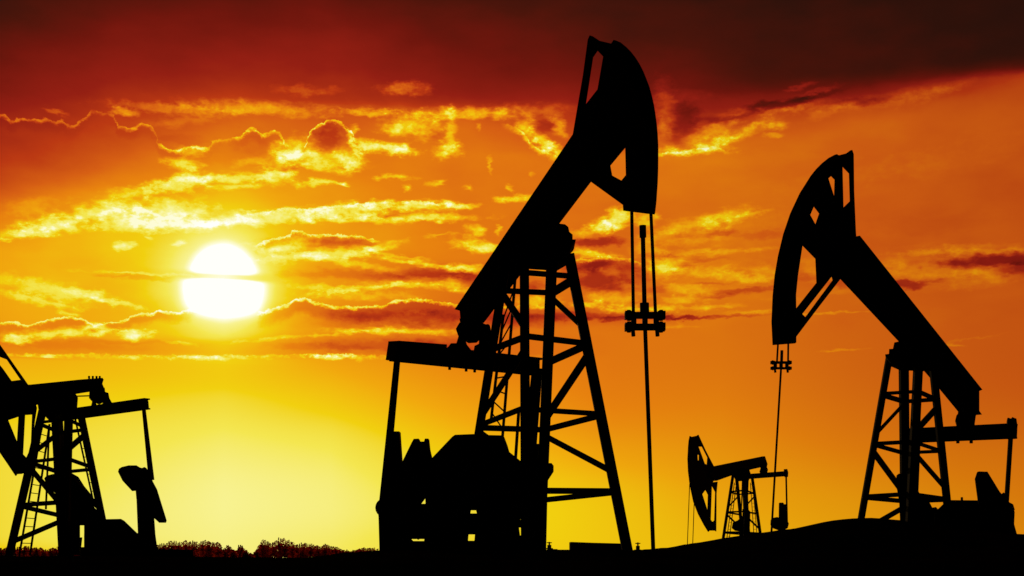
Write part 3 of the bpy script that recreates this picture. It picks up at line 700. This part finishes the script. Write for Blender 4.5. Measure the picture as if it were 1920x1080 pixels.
# wispy fragments, bright
B = [
 # high band at 200
 (330, 204, 130, 9, .12, 2), (480, 203, 150, 11, .17, 0), (340, 225, 70, 9, .07, 6), (570, 168, 70, 8, .09, 0), (760, 166, 55, 11, .17, 3), (105, 211, 26, 4, .13, 0), (235, 210, 30, 6, .2, 3),
 (690, 211, 60, 6, .22, -2), (770, 235, 58, 22, .24, 0), (735, 240, 20, 10, .08, 0), (870, 214, 120, 10, .24, 0), (845, 245, 16, 34, .2, 0), (840, 283, 26, 13, .3, 0), (1000, 208, 90, 12, .10, 0), (900, 240, 6, 6, .12, 0),
 (990, 243, 28, 14, .26, -40), (1020, 268, 34, 12, .28, -45), (1050, 285, 28, 9, .26, -20), (1050, 240, 14, 18, .2, 30), (720, 277, 62, 12, .36, -6), (755, 285, 24, 10, .14, 0),
 # cumulus cluster
 (556, 278, 44, 22, .22, 20), (600, 302, 70, 18, .22, -10), (530, 296, 34, 24, .12, 0), (655, 298, 34, 16, .24, -30), (662, 262, 10, 26, .3, 10), (350, 308, 32, 12, .26, 0), (365, 285, 34, 9, .16, 0),
 (470, 302, 40, 8, .1, 20), (430, 333, 130, 9, .18, 6), (340, 343, 80, 15, .22, 12), (250, 362, 60, 9, .14, 10), (520, 330, 44, 14, .18, 10), (600, 342, 30, 6, .22, 0), (640, 346, 12, 4, .2, 0), (450, 350, 60, 6, .15, 10),
 (735, 332, 40, 5, .2, 0), (760, 350, 12, 6, .2, 0), (818, 340, 22, 7, .2, 10), (955, 349, 10, 6, .22, 0), (880, 353, 9, 4, .14, 0), (923, 310, 5, 13, .13, -10), (997, 324, 7, 6, .1, 30), (648, 345, 9, 5, .18, 0),
 (965, 371, 56, 7, .26, 2), (560, 345, 14, 7, .16, 0),
 # left bright band
 (45, 436, 60, 10, .17, 8), (95, 424, 70, 16, .22, 10), (180, 395, 90, 14, .19, 14), (235, 412, 60, 20, .2, 0), (320, 398, 70, 26, .2, 10), (330, 418, 90, 14, .16, 0), (420, 412, 70, 10, .15, 4), (60, 385, 60, 14, .07, 12), (10, 447, 20, 4, .15, 0),
 (228, 458, 20, 7, .18, 10), (275, 445, 12, 4, .12, 0), (340, 456, 12, 5, .12, 0),
 (520, 407, 110, 11, .19, 5), (650, 396, 100, 14, .22, 4), (770, 386, 110, 9, .26, 3), (810, 408, 100, 8, .22, 0), (700, 412, 120, 6, .16, 0), (860, 384, 50, 5, .2, 0), (690, 402, 30, 3, .16, 0),
 # beside the sun
 (545, 458, 60, 12, .17, 14), (600, 478, 110, 10, .18, 4), (700, 467, 60, 9, .2, 12), (640, 490, 150, 7, .13, -4), (750, 480, 70, 4, .12, -6), (890, 458, 50, 12, .22, -6), (905, 466, 40, 10, .12, 0), (888, 431, 16, 8, .2, 0), (928, 431, 9, 8, .18, 0), (825, 442, 26, 3, .1, 4),
 (800, 497, 120, 5, .20, -4), (870, 503, 50, 8, .22, 0), (840, 533, 30, 10, .20, 0), (680, 541, 110, 7, .18, 4), (600, 540, 60, 6, .12, -6), (740, 533, 90, 6, .14, 0), (690, 556, 100, 8, .10, 0), (880, 545, 40, 6, .14, 0),
 (95, 545, 110, 16, .12, -6), (60, 562, 80, 7, .13, -4), (170, 555, 60, 10, .11, -6), (220, 568, 60, 5, .13, -8), (250, 513, 110, 3, .08, 2), (130, 587, 24, 4, .14, -5),
 (100, 626, 90, 9, .2, 6), (30, 637, 36, 7, .2, 0), (185, 618, 34, 9, .24, 0), (255, 628, 28, 9, .28, 0), (340, 644, 34, 3, .1, 0),
 (740, 621, 130, 6, .22, 2), (620, 628, 90, 4, .12, 6), (520, 634, 80, 4, .08, 6),
 # behind and right of the tower
 (1010, 512, 30, 8, .14, 0), (1010, 566, 40, 10, .18, 0), (1100, 432, 50, 9, .16, 8), (1160, 410, 34, 18, .30, 20), (1215, 410, 24, 13, .28, 0), (1130, 424, 30, 12, .2, 0), (1110, 474, 60, 8, .24, -4), (1150, 560, 56, 12, .16, 0), (1105, 572, 40, 7, .2, 0), (1170, 580, 60, 7, .2, 0),
 (1215, 470, 40, 16, .14, 0), (1230, 505, 40, 20, .16, 0), (1300, 422, 80, 15, .15, 10), (1370, 408, 56, 15, .18, 20), (1420, 400, 36, 5, .11, 6), (1270, 445, 90, 14, .1, 0), (1340, 470, 110, 6, .12, -3), (1260, 495, 50, 14, .15, 10), (1320, 508, 70, 9, .14, 0),
 (1380, 520, 70, 8, .12, -5), (1290, 540, 70, 10, .14, -8), (1270, 562, 60, 10, .15, 0), (1250, 580, 90, 6, .14, 0), (1410, 588, 50, 4, .12, 0), (1430, 515, 40, 14, .1, 0), (1340, 575, 60, 5, .1, 0), (1250, 612, 60, 5, .1, 0), (1250, 585, 40, 5, .1, 0),
 (1580, 655, 44, 2.4, .1, 0), (1560, 587, 90, 2.6, .1, 2), (1800, 637, 100, 2, .04, 4), (1786, 645, 22, 3, .1, -10), (1520, 500, 30, 14, .08, 0), (1560, 545, 50, 5, .05, 0),
 (1660, 495, 60, 10, .04, 0), (1760, 508, 90, 14, .05, -6), (1740, 474, 70, 6, .10, 3), (1860, 470, 80, 5, .10, 2), (1850, 512, 90, 9, .09, -2), (1620, 505, 70, 10, .06, 0), (1830, 462, 90, 6, .06, 3), (1830, 530, 70, 10, .06, 0), (1700, 515, 70, 8, .06, -6), (1880, 520, 50, 8, .05, 0), (1530, 520, 40, 10, .07, 0), (1480, 560, 40, 5, .06, 0),
 (1380, 430, 140, 30, .04, 4), (1340, 520, 130, 40, .04, 0), (1740, 500, 150, 32, .04, 0), (1600, 330, 160, 20, .02, 4), (1780, 300, 160, 24, .02, 6),
 # edge of the dark deck
 (1250, 200, 24, 46, .12, 8), (1248, 250, 20, 24, .09, 0), (1330, 250, 60, 13, .22, 18), (1300, 283, 70, 7, .26, 3), (1350, 268, 40, 9, .2, 8), (1400, 248, 50, 7, .15, 26), (1450, 236, 30, 7, .18, 0), (1450, 254, 24, 5, .14, 0), (1370, 213, 50, 6, .12, 10),
 (1470, 206, 60, 6, .12, 8), (1500, 163, 40, 4, .13, 10), (1530, 172, 60, 4, .1, 8), (1580, 195, 50, 8, .1, 0), (1540, 215, 40, 7, .06, 12), (1710, 180, 60, 14, .06, 6), (1790, 158, 60, 8, .04, 12), (1290, 180, 60, 10, .06, 0),
]
# dark fragments
D = [
 (618, 262, 34, 28, -.16, 0), (440, 295, 70, 20, -.03, 0), (480, 268, 42, 20, -.05, 0), (350, 262, 60, 9, -.04, 0),
 (1020, 238, 20, 12, -.12, 0), (810, 252, 16, 12, -.08, 0), (545, 315, 22, 8, -.14, 10), (720, 403, 40, 2.5, -.12, 2),
 (600, 455, 90, 9, -.17, -2), (800, 513, 110, 10, -.15, 0), (690, 516, 170, 10, -.10, 0), (250, 521, 80, 5, -.09, 0), (200, 640, 180, 4, -.04, 0), (900, 520, 60, 14, -.14, 0),
 (760, 597, 130, 15, -.12, -2), (820, 600, 80, 16, -.05, 0), (640, 600, 70, 14, -.06, 0), (740, 648, 150, 14, -.11, 0), (850, 642, 90, 16, -.08, 0), (600, 652, 110, 8, -.08, 0),
 (110, 646, 150, 8, -.04, 0), (960, 600, 90, 16, -.14, 0), (1010, 535, 30, 8, -.12, 0),
 (1120, 452, 52, 9, -.25, 2), (1115, 495, 50, 12, -.2, 4), (1125, 530, 64, 24, -.25, -4), (1190, 515, 40, 20, -.12, 0), (1080, 592, 90, 8, -.16, 0), (1200, 597, 130, 5, -.22, -2), (1330, 595, 120, 4, -.14, -1), (990, 545, 26, 10, -.1, 0),
 (1278, 443, 34, 7, -.13, 0), (1350, 438, 40, 5, -.14, 4), (1230, 540, 30, 8, -.1, 0), (1395, 545, 70, 6, -.17, 3), (1285, 495, 24, 5, -.14, 0), (1420, 438, 60, 8, -.08, 0), (1340, 556, 40, 3, -.1, 0), (1340, 530, 40, 3, -.1, 0), (1240, 480, 50, 5, -.09, 0), (1320, 484, 60, 4, -.08, 0),
 (1868, 487, 110, 13, -.30, 3), (1900, 507, 46, 12, -.2, 0), (1700, 533, 64, 7, -.24, 0), (1350, 552, 60, 4, -.1, 2), (1760, 478, 40, 4, -.08, 0), (1580, 530, 40, 8, -.1, 0), (1715, 492, 18, 6, -.06, 0), (1905, 508, 30, 20, -.06, 0), (1780, 497, 50, 8, -.05, 0), (1510, 520, 26, 8, -.1, 0),
 (1285, 225, 34, 34, -.16, 0), (1340, 222, 40, 8, -.1, 10), (1470, 192, 70, 9, -.2, 8), (1600, 192, 80, 8, -.14, -3), (1400, 210, 40, 6, -.1, 20), (1240, 300, 4, 4, 0, 0), (1530, 180, 60, 5, -.08, 10), (1270, 262, 30, 10, -.08, 0),
 (1750, 420, 120, 20, -.02, 0), (1440, 300, 200, 10, .01, 0),
]
# lit cloud edges
rim([(-190, 222, 0), (-120, 214, .1), (-20, 214, 0.16), (0, 215, 0.19), (12, 220, 0.21), (22, 227, 0.24), (40, 221, 0.21), (60, 224, 0.22), (90, 224, 0.21), (105, 229, 0.18), (115, 226, 0.19), (128, 236, 0.16), (145, 231, 0.21), (165, 215, 0.16), (180, 210, 0.11), (200, 212, 0.11), (215, 216, 0.14), (222, 236, 0.21), (245, 240, 0.26), (258, 236, 0.26), (270, 232, 0.24), (285, 240, 0.20), (294, 256, .1), (296, 270, .2), (312, 279, .36), (330, 283, .36), (350, 276, .3), (365, 275, .3), (385, 279, .28), (400, 265, .22), (430, 260, .15), (445, 259, .28), (462, 247, .38), (475, 242, .42), (492, 253, .4), (515, 246, .34), (530, 262, .3), (536, 275, .0)], 6.5, .10, 26)
rim([(568, 285, .0), (574, 268, .34), (580, 252, .38), (590, 239, .4), (605, 230, .4), (622, 225, .42), (640, 231, .42), (652, 241, .36), (662, 252, .36), (664, 264, .0)], 6, .1, 24)
rim([(-190, 612, 0), (-120, 600, .15), (-20, 604, .24), (0, 605, .24), (25, 604, .26), (50, 610, .28), (75, 605, .26), (100, 599, .3), (130, 595, .3), (160, 600, .26), (180, 609, .24), (200, 605, .24), (235, 600, .24), (250, 590, .28), (285, 587, .26), (300, 582, .28), (330, 586, .22), (350, 582, .16), (370, 582, 0)], 5, .35, 24)
rim([(480, 590, .0), (500, 582, .2), (520, 577, .26), (540, 570, .28), (560, 560, .34), (570, 560, .34), (585, 566, .32), (605, 570, .3), (630, 575, .32), (660, 576, .32), (690, 575, .32), (720, 573, .34), (735, 566, .36), (760, 563, .36), (790, 561, .36), (815, 565, .34), (840, 570, .32), (870, 572, .28), (930, 575, .2), (1000, 575, .1)], 6, .38, 34)
rim([(474, 462, .0), (490, 456, .2), (520, 446, .24), (538, 444, .26), (552, 433, .34), (570, 436, .3), (590, 441, .28), (620, 441, .28), (660, 442, .28), (690, 448, .24), (720, 455, .0)], 5, .3, 20)
rim([(440, 404, .0), (480, 401, .14), (510, 396, .18), (540, 391, .22), (575, 393, .2), (610, 388, .2), (650, 386, .24), (700, 380, .26), (740, 380, .2), (780, 378, .22), (830, 383, .2), (900, 384, .0)], 6, 0, 20)
rim([(-210, 665, 0), (-30, 665, .14), (0, 665, .15), (80, 667, .17), (150, 665, .12), (250, 667, .15), (300, 668, .1), (340, 668, .18), (400, 668, .2), (470, 667, .12), (540, 666, .14), (580, 665, .3), (620, 666, .36), (660, 666, .34), (690, 668, .16), (740, 666, .18), (850, 666, .12), (960, 667, .05), (1060, 670, .0)], 7, 0, 20, mottled=.8)
rim([(1050, 487, 0), (1075, 487, .22), (1100, 487, .22), (1130, 482, .26), (1150, 484, .22), (1180, 486, .2), (1210, 500, .1), (1230, 505, 0)], 6, .4, 30)
rim([(940, 232, .0), (965, 240, .2), (985, 256, .24), (1000, 274, .28), (1020, 284, .26), (1045, 294, .22), (1075, 300, .1), (1100, 305, 0)], 11, 0, 20)
rim([(1220, 292, .0), (1240, 288, .22), (1270, 286, .26), (1300, 281, .26), (1340, 277, .24), (1366, 284, .06), (1380, 284, 0)], 7, 0, 20)

rim([(1225, 293, .0), (1245, 288, .05), (1290, 282, .08), (1325, 268, .12), (1360, 262, .12), (1390, 250, .14), (1420, 236, .14), (1445, 229, .12), (1475, 228, .0)], 16, 0, 20, up=.8)
rim([(1440, 214, 0), (1480, 206, .05), (1530, 200, .07), (1580, 198, .07), (1640, 193, .05), (1700, 180, .05), (1760, 168, .04), (1840, 150, 0)], 14, 0, 20, up=1.2)
# drooping bright fringe under the lowest bank
B += [(620, 672, 26, 5, .16, 0), (585, 669, 18, 3, .1, 0), (675, 671, 10, 6, .12, 0), (390, 671, 40, 4, .1, 0), (80, 669, 30, 4, .08, 0), (250, 670, 20, 3, .06, 0)]

# --- the sun, half hidden by a thin bar of cloud, and its aureole
sa, se = AE(421, 532)
def centred(px, py, rx, ry):
    x, y = AE(px, py)
    return vmath('LENGTH', vmath('MULTIPLY', vmath('SUBTRACT', V, (x, y, 0)), (1 / (rx * U), 1 / (ry * U), 0)))
sd = centred(421, 532, 1, 1)
glow = mth('ADD', mth('MULTIPLY', mth('EXPONENT', mth('MULTIPLY', sd, -1 / 120.0)), .09),
           mth('MULTIPLY', mth('EXPONENT', mth('MULTIPLY', mth('MULTIPLY', sd, sd), -1 / (98.0 ** 2))), .13))
ny = mth('MULTIPLY_ADD', mth('SUBTRACT', noise(VS, 1 / (20 * U), 3), .5), 3 * U, el)
upper = mth('MULTIPLY', mrange(centred(421, 522, 66, 66), .50, 1.16, 1.0, 0.0), mrange(ny, AE(421, 517)[1], AE(421, 508)[1], 0.0, 1.0))
box = vmath('MULTIPLY', vmath('SUBTRACT', V, (*AE(421, 550), 0)), (1 / (84 * U), 1 / (58 * U), 0))
sb = nd('ShaderNodeSeparateXYZ'); nt.links.new(box, sb.inputs[0])
sq = mth('POWER', mth('ADD', mth('POWER', mth('ABSOLUTE', sb.outputs[0]), 3.2), mth('POWER', mth('ABSOLUTE', sb.outputs[1]), 3.2)), 1 / 3.2)
lower = mth('MULTIPLY', mrange(sq, .50, 1.16, 1.0, 0.0), mrange(ny, AE(421, 529)[1], AE(421, 521)[1], 1.0, 0.0))
lower = mth('MULTIPLY', lower, mrange(ny, AE(421, 618)[1], AE(421, 570)[1], 0.0, 1.0))
disc = mth('MULTIPLY', mth('MAXIMUM', upper, lower), .17)
bar_ = mth('MULTIPLY', mrange(ny, AE(421, 534)[1], AE(421, 521)[1], 0.0, 1.0), mrange(ny, AE(421, 517)[1], AE(421, 504)[1], 1.0, 0.0))
halo = mth('MULTIPLY', mth('EXPONENT', mth('MULTIPLY', mth('MULTIPLY', sd, sd), -1 / (84.0 ** 2))), .13)
disc = mth('ADD', disc, mth('MULTIPLY', halo, mth('MULTIPLY_ADD', bar_, -.75, 1.0)))
base = mth('ADD', T, glow)

def lin(c): c /= 255.0; return c / 12.92 if c <= .04045 else ((c + .055) / 1.055) ** 2.4
stops = [(0, (36, 17, 12)), (.06, (50, 19, 11)), (.12, (76, 20, 10)), (.2, (110, 21, 12)), (.3, (147, 30, 18)), (.4, (186, 56, 18)), (.5, (214, 95, 19)), (.6, (232, 130, 14)), (.7, (241, 167, 13)), (.8, (241, 208, 15)), (.87, (244, 230, 80)), (.93, (248, 242, 145)), (.99, (255, 254, 225)), (1.0, (255, 255, 250))]
# the east of the frame is less strongly lit
dim = mrange(az, AE(1050, 500)[0], AE(1800, 500)[0], 1.0, .83, 'LINEAR')
# the glow is confined to the west; the rest of the sky is nearly night
fall = mth('MULTIPLY', mrange(mth('ABSOLUTE', az), 480.0, 1300.0, 1.0, .012), mrange(el, 420.0, 900.0, 1.0, .05))
fall = mth('MULTIPLY', mth('MULTIPLY', fall, dim), mrange(el, -60.0, -8.0, .0, 1.0))
fall_ref = [fall]; SL = (sl.outputs[0], sl.outputs[1])
def shade(t):
    cr = nd('ShaderNodeValToRGB'); setin(cr, 0, t)
    ce = cr.color_ramp.elements
    while len(ce) < len(stops): ce.new(.5)
    for e_, (p, c) in zip(ce, stops): e_.position = p
    for e_, (p, c) in zip(ce, stops): e_.color = (*[lin(v) for v in c], 1)
    bg = nd('ShaderNodeBackground'); nt.links.new(cr.outputs[0], bg.inputs[0]); nt.links.new(fall_ref[0], bg.inputs[1])
    return bg.outputs[0]
def tile(x0, x1, y0, y1):
    """sky inside one window of azimuth and elevation, as a node group: only the clouds that reach it are evaluated"""
    global nt, puff, edge, ROT, SL
    names = [('az', az), ('puff', puff), ('edge', edge), ('base', base), ('disc', disc), ('fall', fall), ('slx', SL[0]), ('sly', SL[1])] + [('r%d' % q, v) for q, v in ROT.items()]
    keep = (nt, puff, edge, ROT, SL, fall_ref[0])
    g = bpy.data.node_groups.new('sky_window', 'ShaderNodeTree')
    for nme, so in names: g.interface.new_socket(nme, in_out='INPUT', socket_type='NodeSocketVector' if nme[0] == 'r' else 'NodeSocketFloat')
    g.interface.new_socket('sky', in_out='OUTPUT', socket_type='NodeSocketShader')
    nt = g
    gi = nd('NodeGroupInput'); go = nd('NodeGroupOutput')
    I = gi.outputs
    puff, edge = I['puff'], I['edge']; ROT = {q: I['r%d' % q] for q in ROT}; SL = (I['slx'], I['sly']); fall_ref[0] = I['fall']
    g.links.new(tile_body(x0, x1, y0, y1, I['base'], I['disc']), go.inputs[0])
    nt, puff, edge, ROT, SL, fall_ref[0] = keep
    n = nd('ShaderNodeGroup'); n.node_tree = g
    for nme, so in names: nt.links.new(so, n.inputs[nme])
    return n.outputs[0]
def tile_body(x0, x1, y0, y1, base, disc):
    def hit(cx0, cx1, cy0, cy1): return cx1 > x0 and cx0 < x1 and cy1 > y0 and cy0 < y1
    S1 = S2 = S3 = None
    def near(b):
        r = math.radians(abs(b[5])); ex = b[2] * math.cos(r) + b[3] * math.sin(r); ey = b[2] * math.sin(r) + b[3] * math.cos(r)
        return hit(b[0] - ex * 1.8 - 32, b[0] + ex * 1.8 + 32, b[1] - ey * 1.8 - 18, b[1] + ey * 1.8 + 18)
    t = base
    for b in B:
        if near(b): S1 = add_patch(S1, b[0], b[1], b[2], b[3] * 1.15, b[4] * BG * (.78 if b[0] > 1200 else 1), b[5])
    if S1 is not None: t = mth('MULTIPLY_ADD', S1, mth('MULTIPLY_ADD', puff, 1.7, .25), t)
    for b in D:
        if near(b): S2 = add_patch(S2, b[0], b[1], b[2], b[3], b[4] * DG, b[5], soft=.85, e=.5)
    if S2 is not None: t = mth('ADD', t, S2)
    for a, k in RIMS:
        p = a[0]
        dp = a[3] if len(a) > 3 else 20
        if hit(p[0][0] - 12, p[-1][0] + 12, min(q[1] for q in p) - 14, max(q[1] for q in p) + dp + 14): S3 = add_rim(S3, *a, **k)
    if S3 is not None: t = mth('ADD', t, S3)
    t = mth('MULTIPLY_ADD', mth('MAXIMUM', mth('SUBTRACT', t, .84), 0.0), -.4, t)
    t = mth('MINIMUM', t, .975)
    if hit(200, 650, 340, 700): t = mth('ADD', t, disc)
    return shade(t)
BG = 1.0; DG = .72
def step(v, at): return mth('GREATER_THAN', v, at)
def mix(f, a, b):
    n = nd('ShaderNodeMixShader'); nt.links.new(f, n.inputs[0]); nt.links.new(a, n.inputs[1]); nt.links.new(b, n.inputs[2]); return n.outputs[0]
XS = [-260, 300, 560, 800, 1060, 1300, 1560, 2180]; YS = [120, 200, 262, 330, 400, 450, 500, 555, 620, 690]
# rows are cut by elevation, so use the elevation of each row at its own column
def tree_x(i, j):
    if j - i == 1: return tree_y(0, len(YS) - 1, i)
    m = (i + j) // 2
    return mix(step(az, AE(XS[m], 500)[0]), tree_x(i, m), tree_x(m, j))
def tree_y(i, j, k):
    xm = (max(0, XS[k]) + min(1920, XS[k + 1])) / 2
    if j - i == 1: return tile(XS[k], XS[k + 1], YS[i] - 14, YS[j] + 14)
    m = (i + j) // 2
    return mix(step(el, AE(xm, YS[m])[1]), tree_y(m, j, k), tree_y(i, m, k))
plain = shade(base)
inside = mth('MULTIPLY', mth('MULTIPLY', step(az, AE(-260, 500)[0]), step(el, AE(960, 690)[1])), mth('MULTIPLY', mth('LESS_THAN', az, AE(2180, 500)[0]), mth('LESS_THAN', el, AE(960, 128)[1])))
full = mix(inside, plain, tree_x(0, len(XS) - 1))
SUN_EL = math.atan((HY - 530) / math.hypot(F, 421 - HX)); SUN_AZ = math.atan2(421 - HX, F)
sky = nd('ShaderNodeTexSky', sky_type='NISHITA', sun_disc=False); sky.sun_elevation = math.radians(2); sky.sun_rotation = SUN_AZ; sky.dust_density = 6
bg2 = nd('ShaderNodeBackground'); nt.links.new(sky.outputs[0], bg2.inputs[0]); bg2.inputs[1].default_value = .0003
ad = nd('ShaderNodeAddShader'); nt.links.new(full, ad.inputs[0]); nt.links.new(bg2.outputs[0], ad.inputs[1])
wo = nd('ShaderNodeOutputWorld'); nt.links.new(ad.outputs[0], wo.inputs[0])
world.cycles.sampling_method = 'MANUAL'; world.cycles.sample_map_resolution = 512

# ------------------------------------------------------------------ sun lamp
L = bpy.data.lights.new('sun', 'SUN'); L.energy = .3; L.angle = math.radians(.5); L.color = (1, .62, .3)
lo_ = bpy.data.objects.new('sun', L); COL.objects.link(lo_)
d = Vector((math.sin(SUN_AZ) * math.cos(SUN_EL), math.cos(SUN_AZ) * math.cos(SUN_EL), math.sin(SUN_EL)))
lo_.rotation_euler = d.to_track_quat('Z', 'Y').to_euler(); lo_.location = d * 60

# ------------------------------------------------------------------ camera
cam = bpy.data.cameras.new('camera'); co = bpy.data.objects.new('camera', cam); COL.objects.link(co)
cam.sensor_width = 36; cam.lens = F / 1920 * 36
co.location = (0, 0, 0); co.rotation_euler = (math.radians(90), 0, 0)
cam.shift_x = 0; cam.shift_y = (HY - 540) / 1920
cam.clip_end = 20000
scene.camera = co
scene.view_settings.view_transform = 'Standard'; scene.view_settings.look = 'None'
scene.view_settings.exposure = 0; scene.view_settings.gamma = 1

scene.cycles.max_bounces = 3
scene.cycles.use_adaptive_sampling = True
